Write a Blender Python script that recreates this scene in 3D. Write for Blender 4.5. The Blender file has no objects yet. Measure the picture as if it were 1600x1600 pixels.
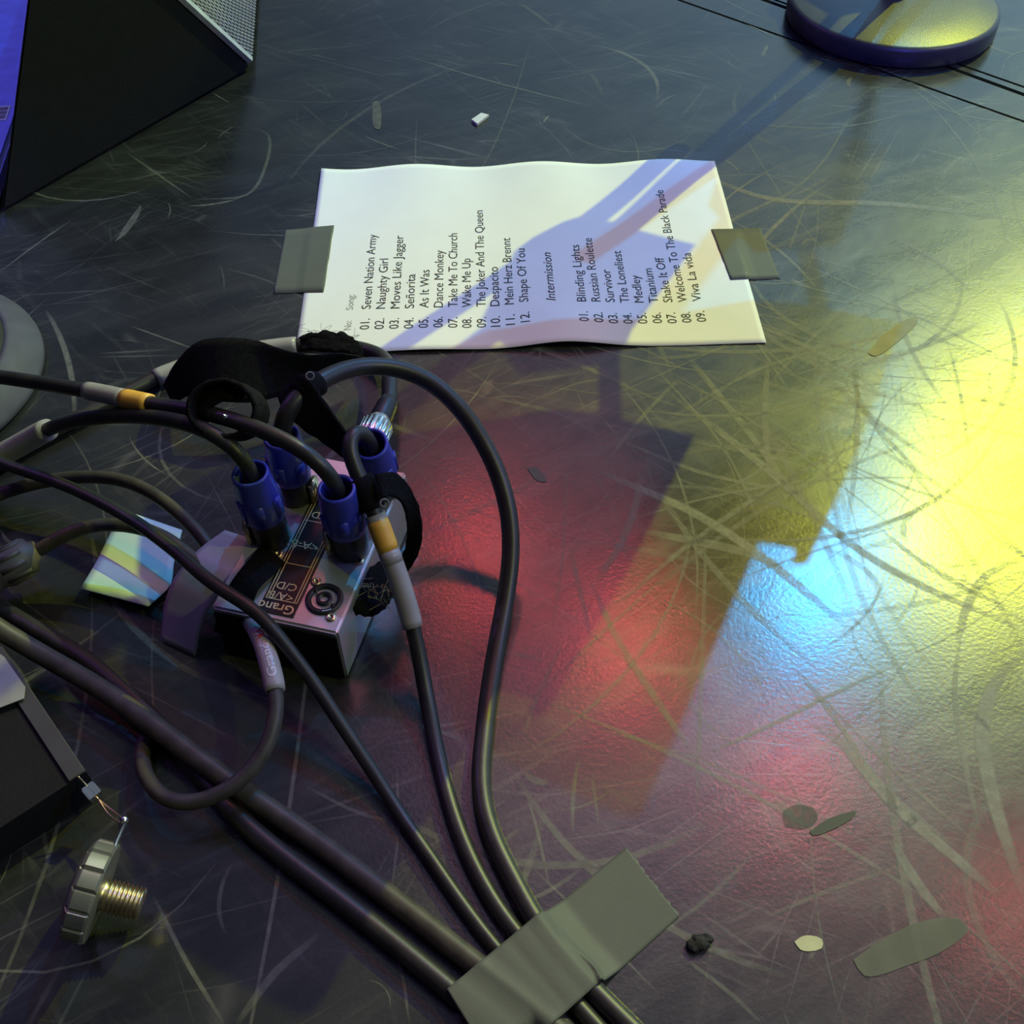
import bpy, bmesh, math, random
import numpy as np
from mathutils import Vector, Matrix
random.seed(7)
S = bpy.context.scene
COL = S.collection

# ------------------------------------------------------------------ camera
ROT = np.array([[0.99940203, -0.03440985, -0.00339892],
                [0.02821712, 0.75480716, 0.65533957],
                [-0.0199846, -0.6550436, 0.75532675]])
CAM = np.array([-0.04087173, -0.89107551, 0.63647978])
FPX = 1697.904
cd = bpy.data.cameras.new('camera')
cam = bpy.data.objects.new('camera', cd)
COL.objects.link(cam)
M4 = Matrix([list(ROT.T[i]) + [CAM[i]] for i in range(3)] + [[0, 0, 0, 1]])
cam.matrix_world = M4
cd.sensor_width = 36
cd.sensor_fit = 'HORIZONTAL'
cd.lens = FPX / 1600 * 36
cd.clip_start = 0.01
S.camera = cam

# ------------------------------------------------------------------ colour management
S.view_settings.view_transform = 'Standard'
S.view_settings.look = 'None'
S.view_settings.exposure = 0.0
S.view_settings.gamma = 1.0
S.view_settings.use_curve_mapping = False

# ------------------------------------------------------------------ world: dim hazy stage, brighter bluish to the back right
W = bpy.data.worlds.new('stage_haze')
S.world = W
W.use_nodes = True
wn, wl = W.node_tree.nodes, W.node_tree.links
wn.clear()
wo = wn.new('ShaderNodeOutputWorld')
bg = wn.new('ShaderNodeBackground')
tc = wn.new('ShaderNodeTexCoord')
dot = wn.new('ShaderNodeVectorMath'); dot.operation = 'DOT_PRODUCT'
dot.inputs[1].default_value = Vector((0.66, 0.62, 0.42)).normalized()
cr = wn.new('ShaderNodeValToRGB')
cr.color_ramp.elements[0].position = 0.05
cr.color_ramp.elements[0].color = (0.012, 0.012, 0.032, 1)
cr.color_ramp.elements[1].position = 1.0
cr.color_ramp.elements[1].color = (0.55, 1.0, 1.35, 1)
e = cr.color_ramp.elements.new(0.60); e.color = (0.09, 0.12, 0.19, 1)
e = cr.color_ramp.elements.new(0.84); e.color = (0.30, 0.48, 0.68, 1)
wl.new(tc.outputs['Generated'], dot.inputs[0])
wl.new(dot.outputs['Value'], cr.inputs[0])
wl.new(cr.outputs[0], bg.inputs[0])
bg.inputs[1].default_value = 1.0
wl.new(bg.outputs[0], wo.inputs[0])

# ------------------------------------------------------------------ stage lamps, with extra fills added among them
def lamp(name, loc, aim, color, watts, radius=0.05, size=40, blend=0.6):
    d = bpy.data.lights.new(name, 'SPOT')
    d.energy = watts; d.color = color; d.shadow_soft_size = radius
    d.spot_size = math.radians(size); d.spot_blend = blend
    o = bpy.data.objects.new(name, d); COL.objects.link(o)
    o.location = loc
    o.rotation_euler = (Vector(aim) - Vector(loc)).to_track_quat('-Z', 'Y').to_euler()
    return o
YEL = (3.04, 3.42, 4.13)
BLU = (1.33, 1.82, 3.0)
lamp('yellow_spot', YEL, (0.25, -0.15, 0), (0.92, 1.0, 0.0), 1120, 0.016, 26, 0.9)
lamp('blue_spot', BLU, (0.25, -0.25, 0), (0.02, 0.42, 1.0), 215, 0.014, 40, 0.8)
lamp('blue_spot', (1.86, 2.84, 3.0), (0.3, -0.1, 0), (0.02, 0.45, 1.0), 14, 0.014, 40, 0.8)
lamp('blue_spot', (2.66, 3.29, 3.0), (0.4, 0.0, 0), (0.02, 0.45, 1.0), 12, 0.03, 40, 0.8)
for (x, y), aim, w_ in zip(((-0.09, 2.01), (0.49, 1.53), (1.05, 0.98), (1.71, 0.43)), ((-0.05, -0.42), (0.05, -0.50), (0.15, -0.58), (0.27, -0.68)), (30, 38, 30, 16)):
    lamp('red_spot', (x, y, 3.0), (*aim, 0), (1.0, 0.09, 0.08), w_, 0.10, 22, 0.9)
lamp('pale_fill', (4.0, -1.8, 4.5), (0.0, 0.05, 0), (0.88, 1.0, 0.20), 250, 0.12, 34, 0.8)  # added fill to lift the sheet where the yellow is blocked
lamp('rose_fill', (0.3, 1.2, 3.6), (0.1, -0.3, 0), (0.85, 0.52, 0.85), 14, 0.6, 50, 0.8)  # added broad fill for the rose haze on the floor
lamp('violet_wash', (-3.2, 1.6, 3.0), (-0.1, -0.1, 0), (0.50, 0.13, 0.95), 75, 0.12, 50, 0.8)
lamp('violet_case_fill', (-2.3, 0.5, 2.2), (-0.66, 0.34, 0), (0.14, 0.14, 1.0), 130, 0.08, 22, 0.5)  # added narrow fill to light the low case
lamp('violet_rim_fill', (1.6, -0.9, 1.5), (-0.66, 0.0, 0), (0.34, 0.30, 1.0), 75, 0.05, 8, 0.6)  # added narrow fill for the rim of the left stand
lamp('violet_side_wash', (2.9, -0.4, 2.0), (0.0, 0.0, 0), (0.30, 0.24, 1.0), 95, 0.12, 55, 0.8)
lamp('violet_front_fill', (0.9, -3.6, 2.8), (0.48, 0.45, 0), (0.12, 0.10, 1.0), 480, 0.12, 12, 0.8)  # added narrow fill for the near side of the stand base

# ------------------------------------------------------------------ helpers
def at(x, y, z=0.0):
    d = ROT.T @ np.array([(x - 800) / FPX, -(y - 800) / FPX, -1.0])
    return CAM + d * (z - CAM[2]) / d[2]
def on_plane(x, y, p0, n):
    d = ROT.T @ np.array([(x - 800) / FPX, -(y - 800) / FPX, -1.0])
    return CAM + d * np.dot(p0 - CAM, n) / np.dot(d, n)
def px(X):
    c = ROT @ (np.asarray(X) - CAM)
    return np.array([800 + FPX * c[0] / -c[2], 800 - FPX * c[1] / -c[2]])
def N(v):
    v = np.asarray(v, float); return v / np.linalg.norm(v)

def mat(name, col, rough=0.5, metal=0.0, var=0.12, nscale=60, bump=0.0, bscale=200, spec=0.5, coat=0.0, sheen=0.0, alpha=1.0):
    m = bpy.data.materials.new(name); m.use_nodes = True
    n, l = m.node_tree.nodes, m.node_tree.links
    b = n['Principled BSDF']
    t = n.new('ShaderNodeTexCoord')
    ns = n.new('ShaderNodeTexNoise'); ns.inputs['Scale'].default_value = nscale; ns.inputs['Detail'].default_value = 4
    l.new(t.outputs['Object'], ns.inputs['Vector'])
    r = n.new('ShaderNodeValToRGB')
    lo = [max(0, c * (1 - var)) for c in col]; hi = [min(1, c * (1 + var)) for c in col]
    r.color_ramp.elements[0].position = 0.3; r.color_ramp.elements[1].position = 0.7
    r.color_ramp.elements[0].color = (*lo, 1); r.color_ramp.elements[1].color = (*hi, 1)
    l.new(ns.outputs['Fac'], r.inputs[0]); l.new(r.outputs[0], b.inputs['Base Color'])
    b.inputs['Roughness'].default_value = rough; b.inputs['Metallic'].default_value = metal
    b.inputs['Specular IOR Level'].default_value = spec
    b.inputs['Coat Weight'].default_value = coat
    b.inputs['Sheen Weight'].default_value = sheen
    b.inputs['Alpha'].default_value = alpha
    if bump:
        n2 = n.new('ShaderNodeTexNoise'); n2.inputs['Scale'].default_value = bscale; n2.inputs['Detail'].default_value = 3
        l.new(t.outputs['Object'], n2.inputs['Vector'])
        bp = n.new('ShaderNodeBump'); bp.inputs['Strength'].default_value = bump; bp.inputs['Distance'].default_value = 0.001
        l.new(n2.outputs['Fac'], bp.inputs['Height']); l.new(bp.outputs[0], b.inputs['Normal'])
    return m

def link(name, me, m, parent=None, smooth=True):
    o = bpy.data.objects.new(name, me); COL.objects.link(o)
    if m: me.materials.append(m)
    if smooth:
        for p in me.polygons: p.use_smooth = True
    if parent is not None: o.parent = parent
    return o
def bmobj(name, bm, m, parent=None, smooth=True, origin=None):
    bmesh.ops.recalc_face_normals(bm, faces=bm.faces)
    if origin is not None: bmesh.ops.translate(bm, vec=-Vector(origin), verts=bm.verts)
    me = bpy.data.meshes.new(name); bm.to_mesh(me); bm.free()
    o = link(name, me, m, parent, smooth)
    if origin is not None: o.location = Vector(origin)
    return o
def tag(o, label, cat, group=None):
    o['label'] = label; o['category'] = cat
    if group: o['group'] = group
    return o
def empty(name, loc, label, cat, group=None):
    o = bpy.data.objects.new(name, None); COL.objects.link(o)
    o.empty_display_size = 0.02
    o.location = Vector([float(v) for v in loc])
    tag(o, label, cat, group)
    return o
def child(o, root):           # keep world coordinates of a mesh that was built in place
    o.parent = root
    o.matrix_parent_inverse = Matrix.Translation(-root.location)
    return o
def subchild(o, part):
    o.parent = part
    o.matrix_parent_inverse = Matrix.Identity(4)
    return o

def spline(pts, step=0.004):
    P = [np.asarray(p, float) for p in pts]
    P = [2 * P[0] - P[1]] + P + [2 * P[-1] - P[-2]]
    out = []
    for i in range(1, len(P) - 2):
        a, b, c, d = P[i - 1:i + 3]
        ta = max(np.linalg.norm(b - a), 1e-6) ** .5; tb = max(np.linalg.norm(c - b), 1e-6) ** .5; tcn = max(np.linalg.norm(d - c), 1e-6) ** .5
        m1 = (c - b) + tb * ((b - a) / ta - (c - a) / (ta + tb)) 
        m2 = (c - b) + tb * ((d - c) / tcn - (d - b) / (tb + tcn))
        k = max(2, int(np.linalg.norm(c - b) / step))
        for j in range(k):
            t = j / k
            out.append((2*t**3-3*t**2+1)*b + (t**3-2*t**2+t)*m1 + (-2*t**3+3*t**2)*c + (t**3-t**2)*m2)
    out.append(P[-2])
    return out
def cable_path(pts, step=0.004):
    q = spline([at(*p) for p in pts], step)
    q = np.array(q)
    for _ in range(6): q[1:-1] = (q[:-2] + 2 * q[1:-1] + q[2:]) / 4
    return [v for v in q]
def frames(path):
    P = np.array(path); T = np.gradient(P, axis=0); T /= np.linalg.norm(T, axis=1)[:, None]
    n = N(np.cross(T[0], [0, 0, 1]) if abs(T[0][2]) < .95 else np.cross(T[0], [1, 0, 0]))
    out = []
    for t in T:
        n = N(n - t * np.dot(n, t)); out.append((t, n, np.cross(t, n)))
    return out
def tube_bm(path, r, seg=14, bm=None, caps=True):
    bm = bm or bmesh.new(); F = frames(path); rings = []
    for i, (p, (t, n, b)) in enumerate(zip(path, F)):
        rr = r[i] if hasattr(r, '__len__') else r
        rings.append([bm.verts.new(p + rr * (math.cos(a) * n + math.sin(a) * b)) for a in np.linspace(0, 2*math.pi, seg, endpoint=False)])
    for A, B in zip(rings, rings[1:]):
        for j in range(seg): bm.faces.new((A[j], A[(j+1) % seg], B[(j+1) % seg], B[j]))
    if caps:
        bm.faces.new(rings[0]); bm.faces.new(rings[-1][::-1])
    return bm
def lathe_bm(prof, base, axis, seg=32, bm=None, ref=None):
    """prof: (radius, height) list revolved about axis through base"""
    bm = bm or bmesh.new(); ax = N(axis)
    n = N(np.cross(ax, [0, 0, 1]) if abs(ax[2]) < .9 else np.cross(ax, [0, 1, 0])) if ref is None else N(ref)
    b = np.cross(ax, n); rings = []
    for rr, h in prof:
        c = np.asarray(base) + ax * h
        if rr < 1e-6: rings.append([bm.verts.new(c)])
        else: rings.append([bm.verts.new(c + rr * (math.cos(a) * n + math.sin(a) * b)) for a in np.linspace(0, 2*math.pi, seg, endpoint=False)])
    for A, B in zip(rings, rings[1:]):
        for j in range(seg):
            k = (j + 1) % seg
            if len(A) == 1 and len(B) == 1: continue
            if len(A) == 1: bm.faces.new((A[0], B[k], B[j]))
            elif len(B) == 1: bm.faces.new((A[j], A[k], B[0]))
            else: bm.faces.new((A[j], A[k], B[k], B[j]))
    return bm
def prism_bm(poly, vec, bm=None):
    bm = bm or bmesh.new(); vec = np.asarray(vec, float)
    A = [bm.verts.new(np.asarray(p, float)) for p in poly]; B = [bm.verts.new(np.asarray(p, float) + vec) for p in poly]
    k = len(A); bm.faces.new(A); bm.faces.new(B[::-1])
    for i in range(k): bm.faces.new((A[i], B[i], B[(i+1) % k], A[(i+1) % k]))
    return bm
def box_bm(c, ex, ey, ez, bm=None):
    """box centred at c with half-vectors ex, ey, ez"""
    c = np.asarray(c, float); ex, ey, ez = map(np.asarray, (ex, ey, ez))
    return prism_bm([c - ex - ey - ez, c + ex - ey - ez, c + ex + ey - ez, c - ex + ey - ez], 2 * ez, bm)
def ribbon_bm(A, B, th=0.0012, across=6, step=0.004, bm=None, wob=0.0, pix=True, profile=None):
    """cloth or tape strip between two edge curves (pixel+height triples), with real thickness"""
    bm = bm or bmesh.new()
    if pix: A = [at(*p) for p in A]; B = [at(*p) for p in B]
    a = np.array(spline(A, 0.002)); b = np.array(spline(B, 0.002))
    def res(q, k):
        s = np.r_[0, np.cumsum(np.linalg.norm(np.diff(q, axis=0), axis=1))]; s /= s[-1]
        return np.stack([np.interp(np.linspace(0, 1, k), s, q[:, i]) for i in range(3)], 1)
    L = max(np.linalg.norm(np.diff(a, axis=0), axis=1).sum(), np.linalg.norm(np.diff(b, axis=0), axis=1).sum())
    k = max(4, int(L / step)); a, b = res(a, k), res(b, k)
    G = np.array([[a[i] + (b[i] - a[i]) * j / across for j in range(across + 1)] for i in range(k)])
    if wob:
        rs = np.random.RandomState(len(A) * 7 + k)
        G += rs.normal(0, wob, G.shape)
    if profile: G[:, :, 2] += np.array([[profile(i / (k-1), j / across) for j in range(across + 1)] for i in range(k)])
    du = np.gradient(G, axis=0); dv = np.gradient(G, axis=1); nn = np.cross(du, dv); nn /= np.linalg.norm(nn, axis=2)[:, :, None] + 1e-12
    if nn[:, :, 2].mean() < 0: nn = -nn
    top = [[bm.verts.new(G[i, j] + nn[i, j] * th) for j in range(across + 1)] for i in range(k)]
    bot = [[bm.verts.new(G[i, j]) for j in range(across + 1)] for i in range(k)]
    for i in range(k - 1):
        for j in range(across):
            bm.faces.new((top[i][j], top[i+1][j], top[i+1][j+1], top[i][j+1]))
            bm.faces.new((bot[i][j], bot[i][j+1], bot[i+1][j+1], bot[i+1][j]))
        for j in (0, across): bm.faces.new((top[i][j], bot[i][j], bot[i+1][j], top[i+1][j]))
    for j in range(across):
        for i in (0, k - 1): bm.faces.new((top[i][j], top[i][j+1], bot[i][j+1], bot[i][j]))
    return bm
def text_verts(txt, shear=0.0, bold=0.0):
    c = bpy.data.curves.new('writing', 'FONT'); c.body = txt; c.size = 1.0; c.shear = shear; c.offset = bold
    c.resolution_u = 3
    o = bpy.data.objects.new('writing', c); COL.objects.link(o)
    dg = bpy.context.evaluated_depsgraph_get(); dg.update()
    me = bpy.data.meshes.new_from_object(o.evaluated_get(dg))
    bm = bmesh.new(); bm.from_mesh(me); bmesh.ops.triangulate(bm, faces=bm.faces)
    bpy.data.objects.remove(o); bpy.data.curves.remove(c); bpy.data.meshes.remove(me)
    return bm
def add_text(bm, txt, place, length=None, size=0.01, shear=0.0, bold=0.0):
    """place(s, t) -> 3D point, s along the line of writing, t up the letters, both in metres"""
    tb = text_verts(txt, shear, bold)
    xs = [v.co.x for v in tb.verts]
    if not xs: return 0
    sx = size if length is None else length / (max(xs) - min(xs)); x0 = min(xs)
    mp = {}
    for v in tb.verts: mp[v] = bm.verts.new(place((v.co.x - x0) * sx, v.co.y * size))
    for f in tb.faces:
        try: bm.faces.new([mp[v] for v in f.verts])
        except ValueError: pass
    tb.free()
    return (max(xs) - x0) * sx

# ------------------------------------------------------------------ materials
def floor_material():
    m = bpy.data.materials.new('worn_black_stage_floor'); m.use_nodes = True
    n, l = m.node_tree.nodes, m.node_tree.links; b = n['Principled BSDF']
    t = n.new('ShaderNodeTexCoord')
    def mth(op, a, b_=None, clamp=False):
        q = n.new('ShaderNodeMath'); q.operation = op; q.use_clamp = clamp
        for i, v in enumerate((a, b_)):
            if v is None: continue
            if isinstance(v, (int, float)): q.inputs[i].default_value = v
            else: l.new(v, q.inputs[i])
        return q.outputs[0]
    def noise(scale, detail=4, rough=.55, rot=0, sc=(1, 1, 1), dist=0):
        mp = n.new('ShaderNodeMapping'); mp.vector_type = 'TEXTURE'; mp.inputs['Rotation'].default_value = (0, 0, math.radians(rot)); mp.inputs['Scale'].default_value = [1 / v for v in sc]
        l.new(t.outputs['Object'], mp.inputs['Vector'])
        q = n.new('ShaderNodeTexNoise'); q.inputs['Scale'].default_value = scale; q.inputs['Detail'].default_value = detail
        q.inputs['Roughness'].default_value = rough; q.inputs['Distortion'].default_value = dist
        l.new(mp.outputs[0], q.inputs['Vector']); return q.outputs['Fac']
    def ramp(v, a, c):
        q = n.new('ShaderNodeMapRange'); q.inputs['From Min'].default_value = a; q.inputs['From Max'].default_value = c
        l.new(v, q.inputs['Value']); return q.outputs[0]
    def scratch(rot, sx, sy, width, lo, hi, seed):
        mp = n.new('ShaderNodeMapping'); mp.vector_type = 'TEXTURE'; mp.inputs['Rotation'].default_value = (0, 0, math.radians(rot)); mp.inputs['Scale'].default_value = (1 / sx, 1 / sy, 1)
        mp.inputs['Location'].default_value = (seed, seed * .37, 0)
        l.new(t.outputs['Object'], mp.inputs['Vector'])
        v = n.new('ShaderNodeTexVoronoi'); v.feature = 'DISTANCE_TO_EDGE'; v.inputs['Scale'].default_value = 1
        v.inputs['Randomness'].default_value = 1
        l.new(mp.outputs[0], v.inputs['Vector'])
        line = ramp(v.outputs['Distance'], width, 0.0)
        return mth('MULTIPLY', line, ramp(noise(7, 3, .5, seed * 31), lo, hi), True)
    s = None
    for a in ((12, 3, 26, 0.018, 0.54, 0.72, 1.3), (-28, 3, 30, 0.015, 0.52, 0.70, 4.1), (62, 4, 30, 0.015, 0.56, 0.72, 7.7), (-63, 3.5, 24, 0.015, 0.56, 0.74, 2.9), (33, 3, 40, 0.020, 0.52, 0.70, 9.2), (-8, 4, 44, 0.020, 0.54, 0.70, 5.5)):
        k = scratch(*a); s = k if s is None else mth('MAXIMUM', s, k)
    haze = ramp(noise(5, 6, .65, 20, (1, 2.2, 1), 1.2), .38, .75)           # rubbed, dusty areas
    streak = mth('MULTIPLY', ramp(noise(9, 5, .7, 25, (1, 9, 1), .4), .55, .8), .5)
    streak2 = mth('MULTIPLY', ramp(noise(8, 5, .7, -50, (1, 9, 1), .4), .56, .8), .5)
    speck = ramp(noise(330, 2, .5), .70, .78)
    dust = mth('ADD', mth('MULTIPLY', haze, .15), mth('MULTIPLY', mth('ADD', streak, streak2), .36))
    vd_ = n.new('ShaderNodeVectorMath'); vd_.operation = 'DISTANCE'; l.new(t.outputs['Object'], vd_.inputs[0]); vd_.inputs[1].default_value = (.30, -.30, 0)
    worn = mth('MULTIPLY', ramp(vd_.outputs['Value'], .68, .14), mth('ADD', .14, mth('MULTIPLY', ramp(noise(11, 6, .7, 35, (1, 3, 1), .8), .35, .72), .42)), True)   # dusty, much-walked patch
    dust = mth('ADD', dust, worn)
    w = mth('ADD', dust, mth('MULTIPLY', s, .5), True)
    w = mth('ADD', w, mth('MULTIPLY', speck, .12), True)
    mix = n.new('ShaderNodeMix'); mix.data_type = 'RGBA'
    l.new(w, mix.inputs[0]); mix.inputs[6].default_value = (0.011, 0.0115, 0.013, 1); mix.inputs[7].default_value = (0.13, 0.13, 0.125, 1)
    l.new(mix.outputs[2], b.inputs['Base Color'])
    rr = mth('ADD', mth('MULTIPLY', w, .14), mth('ADD', .215, mth('MULTIPLY', haze, .05)))
    l.new(rr, b.inputs['Roughness'])
    b.inputs['Specular IOR Level'].default_value = 0.5
    b.inputs['Coat Weight'].default_value = .42; b.inputs['Coat Roughness'].default_value = .15
    bp = n.new('ShaderNodeBump'); bp.inputs['Strength'].default_value = .2; bp.inputs['Distance'].default_value = .0006
    hh = mth('ADD', noise(320, 3, .6), mth('MULTIPLY', s, -.12))
    l.new(hh, bp.inputs['Height']); l.new(bp.outputs[0], b.inputs['Normal']); l.new(bp.outputs[0], b.inputs['Coat Normal'])
    return m

def scuff_material(name, col, strength):
    m = bpy.data.materials.new(name); m.use_nodes = True
    n, l = m.node_tree.nodes, m.node_tree.links; b = n['Principled BSDF']
    b.inputs['Base Color'].default_value = (*col, 1); b.inputs['Roughness'].default_value = .6
    t = n.new('ShaderNodeTexCoord'); q = n.new('ShaderNodeTexNoise'); q.inputs['Scale'].default_value = 120; q.inputs['Detail'].default_value = 6; q.inputs['Roughness'].default_value = .7
    l.new(t.outputs['Object'], q.inputs['Vector'])
    r = n.new('ShaderNodeMapRange'); r.inputs['From Min'].default_value = .3; r.inputs['From Max'].default_value = .7; r.inputs['To Min'].default_value = strength * .35; r.inputs['To Max'].default_value = strength
    l.new(q.outputs['Fac'], r.inputs['Value'])
    a = n.new('ShaderNodeAttribute'); a.attribute_name = 'fade'
    mu = n.new('ShaderNodeMath'); mu.operation = 'MULTIPLY'; l.new(r.outputs[0], mu.inputs[0]); l.new(a.outputs['Fac'], mu.inputs[1])
    l.new(mu.outputs[0], b.inputs['Alpha'])
    return m

M = dict(
    floor=floor_material(),
    scuff=scuff_material('dusty_scuff', (0.30, 0.30, 0.25), .95),
    seam=mat('dark_seam', (0.003, 0.003, 0.004), .9, spec=.02),
    paper=mat('white_paper', (0.80, 0.80, 0.80), .75, var=.02, nscale=25, bump=.05, bscale=300, spec=.25),
    ink=mat('black_ink', (0.02, 0.02, 0.022), .7),
    faint=mat('grey_ink', (0.30, 0.30, 0.30), .7),
    gaffer=mat('grey_gaffer_tape', (0.092, 0.10, 0.085), .6, var=.06, nscale=30, bump=.12, bscale=900, spec=.3),
    rubber=mat('black_cable_rubber', (0.020, 0.019, 0.018), .42, var=.25, nscale=90, bump=.06, bscale=500, spec=.5),
    brownrubber=mat('dusty_cable_rubber', (0.050, 0.044, 0.036), .5, var=.3, nscale=90, bump=.06, bscale=500, spec=.4),
    velcro=mat('black_hook_and_loop', (0.006, 0.006, 0.008), .9, var=.5, nscale=400, bump=.8, bscale=1200, spec=.12),
    bluep=mat('blue_plastic', (0.035, 0.045, 0.36), .36, var=.08),
    blackp=mat('black_plastic', (0.014, 0.014, 0.016), .45),
    greyp=mat('grey_plastic', (0.09, 0.085, 0.08), .5),
    alu=mat('brushed_aluminium', (0.62, 0.61, 0.62), .36, .75, var=.08, nscale=40, bump=.05, bscale=400),
    steel=mat('zinc_steel', (0.72, 0.58, 0.34), .3, 1.0, var=.2, nscale=120),
    chrome=mat('nickel', (0.8, 0.79, 0.78), .22, 1.0, var=.06),
    panel=mat('black_panel_print', (0.012, 0.011, 0.013), .3),
    gold=mat('pale_print', (0.60, 0.46, 0.24), .5),
    white=mat('white_label', (0.62, 0.62, 0.62), .5, var=.05),
    clear=mat('milky_sleeve', (0.33, 0.31, 0.30), .32, var=.12, nscale=50),
    orange=mat('yellow_orange_label', (0.75, 0.40, 0.06), .45, var=.1),
    redp=mat('red_print', (0.6, 0.05, 0.04), .5),
    iron=mat('black_powder_coat', (0.038, 0.038, 0.042), .38, var=.1, bump=.25, bscale=700),
    cab=mat('black_speaker_paint', (0.008, 0.008, 0.010), .75, bump=.3, bscale=500, spec=.2),
    mesh=mat('grille_steel', (0.45, 0.45, 0.52), .4, .0),
    foam=mat('grille_foam', (0.006, 0.006, 0.008), .95),
    card=mat('pale_blue_card', (0.50, 0.66, 0.70), .6, var=.04),
    trim=mat('grey_edge_strip', (0.035, 0.035, 0.04), .55, .0),
    debris=mat('black_rubber_crumb', (0.008, 0.008, 0.008), .8, var=.5, nscale=300),
)

# ------------------------------------------------------------------ floor
bm = box_bm((0.3, 0.8, -0.01), (3.2, 0, 0), (0, 2.6, 0), (0, 0, 0.01))
floor = bmobj('floor', bm, M['floor'], smooth=False)
floor['kind'] = 'structure'

def strokes_obj(name, strokes, m, parent, zoff=0.00025, stuff=True):
    """strokes: (list of world xy points, half width, fade)"""
    verts, faces, fade = [], [], []
    for k, (pts, hw, f) in enumerate(strokes):
        P = np.array(pts, float); T = np.gradient(P, axis=0); T /= np.linalg.norm(T, axis=1)[:, None] + 1e-9
        nn = np.stack([-T[:, 1], T[:, 0]], 1); K = len(P); b0 = len(verts)
        for i in range(K):
            u = i / (K - 1); w = hw[i] if hasattr(hw, '__len__') else hw * (0.35 + 0.65 * math.sin(math.pi * min(max(u, .04), .96)) ** .5)
            ff = f * min(1, 4 * u + .15, 4 * (1 - u) + .15)
            z = zoff + (k % 7) * 0.00002
            for s in (-1, -.6, .6, 1):
                q = P[i] + nn[i] * w * s; verts.append((q[0], q[1], z)); fade.append(ff if abs(s) < .9 else 0.0)
        for i in range(K - 1):
            for j in range(3): faces.append((b0 + 4*i + j, b0 + 4*i + j + 1, b0 + 4*i + 5 + j, b0 + 4*i + 4 + j))
    me = bpy.data.meshes.new(name); me.from_pydata(verts, [], faces)
    at_ = me.attributes.new('fade', 'FLOAT', 'POINT'); at_.data.foreach_set('value', fade)
    o = link(name, me, m, parent, False)
    if stuff: o['kind'] = 'stuff'
    return o
def pline(*pts, k=10):
    q = [at(x, y)[:2] for x, y in pts]
    q3 = [np.array([a[0], a[1], 0]) for a in q]
    return [v[:2] for v in spline(q3, 0.008)]
st = []
HERO = [  # pixel polylines, half width (mm), strength
    ([(1040, 610), (1200, 735), (1330, 850), (1420, 905), (1600, 985)], 4.5, .8), ([(930, 735), (1080, 800), (1190, 870), (1330, 985)], 5, .85),
    ([(1090, 270), (1200, 310), (1400, 320), (1600, 345)], 5, .6), ([(1070, 550), (1110, 600), (1180, 690), (1260, 800)], 3.5, .7),
    ([(1200, 560), (1195, 650), (1205, 760)], 3.5, .6), ([(1000, 830), (1150, 860), (1240, 890)], 5, .6), ([(1290, 1130), (1400, 1260), (1480, 1330), (1560, 1400)], 5, .8),
    ([(1240, 1040), (1310, 1130), (1380, 1230), (1500, 1330)], 2.5, .7), ([(1600, 1020), (1560, 1060), (1535, 1130), (1545, 1220), (1580, 1340), (1600, 1400)], 6, .8),
    ([(1500, 1000), (1492, 1080), (1505, 1180), (1530, 1300)], 2.5, .6), ([(1600, 870), (1540, 900), (1510, 950), (1495, 1010)], 4, .6),
    ([(1390, 1310), (1440, 1390), (1480, 1440)], 4, .7), ([(1100, 1180), (1200, 1135), (1300, 1085), (1400, 1040)], 1.8, .7), ([(920, 900), (960, 990), (1010, 1070), (1090, 1190)], 3.2, .55),
    ([(890, 850), (905, 920), (925, 1000)], 2.5, .45), ([(1300, 540), (1180, 580), (1040, 660)], 2, .5), ([(950, 680), (1100, 740), (1250, 770)], 2.5, .5),
    ([(1010, 560), (1130, 700), (1200, 850)], 1.6, .5), ([(1350, 600), (1230, 640), (1100, 650), (990, 640)], 2, .45), ([(1100, 780), (1180, 740), (1290, 640)], 1.5, .5),
    ([(395, 200), (418, 210), (415, 260), (385, 305), (310, 312)], 2.2, .35), ([(300, 310), (240, 268), (200, 240)], 1.6, .3), ([(0, 425), (60, 380), (110, 345)], 1.2, .4), ([(205, 510), (260, 530), (310, 548)], 1.0, .45),
    ([(480, 1230), (560, 1270), (640, 1290)], 1.5, .35), ([(240, 1400), (290, 1500), (350, 1600)], 1.6, .4), ([(500, 1460), (430, 1520), (370, 1600)], 3, .3), ([(555, 1440), (620, 1500), (640, 1600)], 1.2, .35),
    ([(820, 1230), (840, 1300), (858, 1385)], 1.2, .45), ([(925, 1210), (935, 1290)], 1.4, .35), ([(620, 1200), (622, 1300), (612, 1390)], 1.2, .35), ([(1110, 1020), (1080, 1100), (1180, 1190)], 1.4, .3),
    ([(1150, 30), (1215, 60)], 1.5, .5), ([(700, 340), (760, 250), (800, 160), (830, 60)], 1.2, .2), ([(1190, 90), (1200, 70)], 2.5, .4), ([(1130, 190), (1300, 200), (1450, 170)], 1.5, .3),
    ([(1200, 330), (1280, 260), (1330, 180)], 1.6, .35), ([(1230, 400), (1265, 300)], 1.4, .35), ([(1140, 180), (1300, 400), (1360, 420)], 1.0, .3), ([(1220, 390), (1400, 440), (1560, 500)], 1.2, .3),
    ([(860, 1010), (880, 860), (885, 700)], 1.0, .4), ([(760, 620), (880, 650), (960, 700)], 2.5, .3), ([(830, 630), (900, 600), (960, 590)], 1.5, .3),
    ([(1030, 1460), (1110, 1400), (1180, 1330)], 1.5, .3), ([(1180, 1440), (1300, 1390), (1420, 1350)], 1.5, .35), ([(1060, 1490), (1150, 1560), (1190, 1600)], 1.5, .35),
]
for p, w, f in HERO: st.append((pline(*p), w * .001, f))
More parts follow.
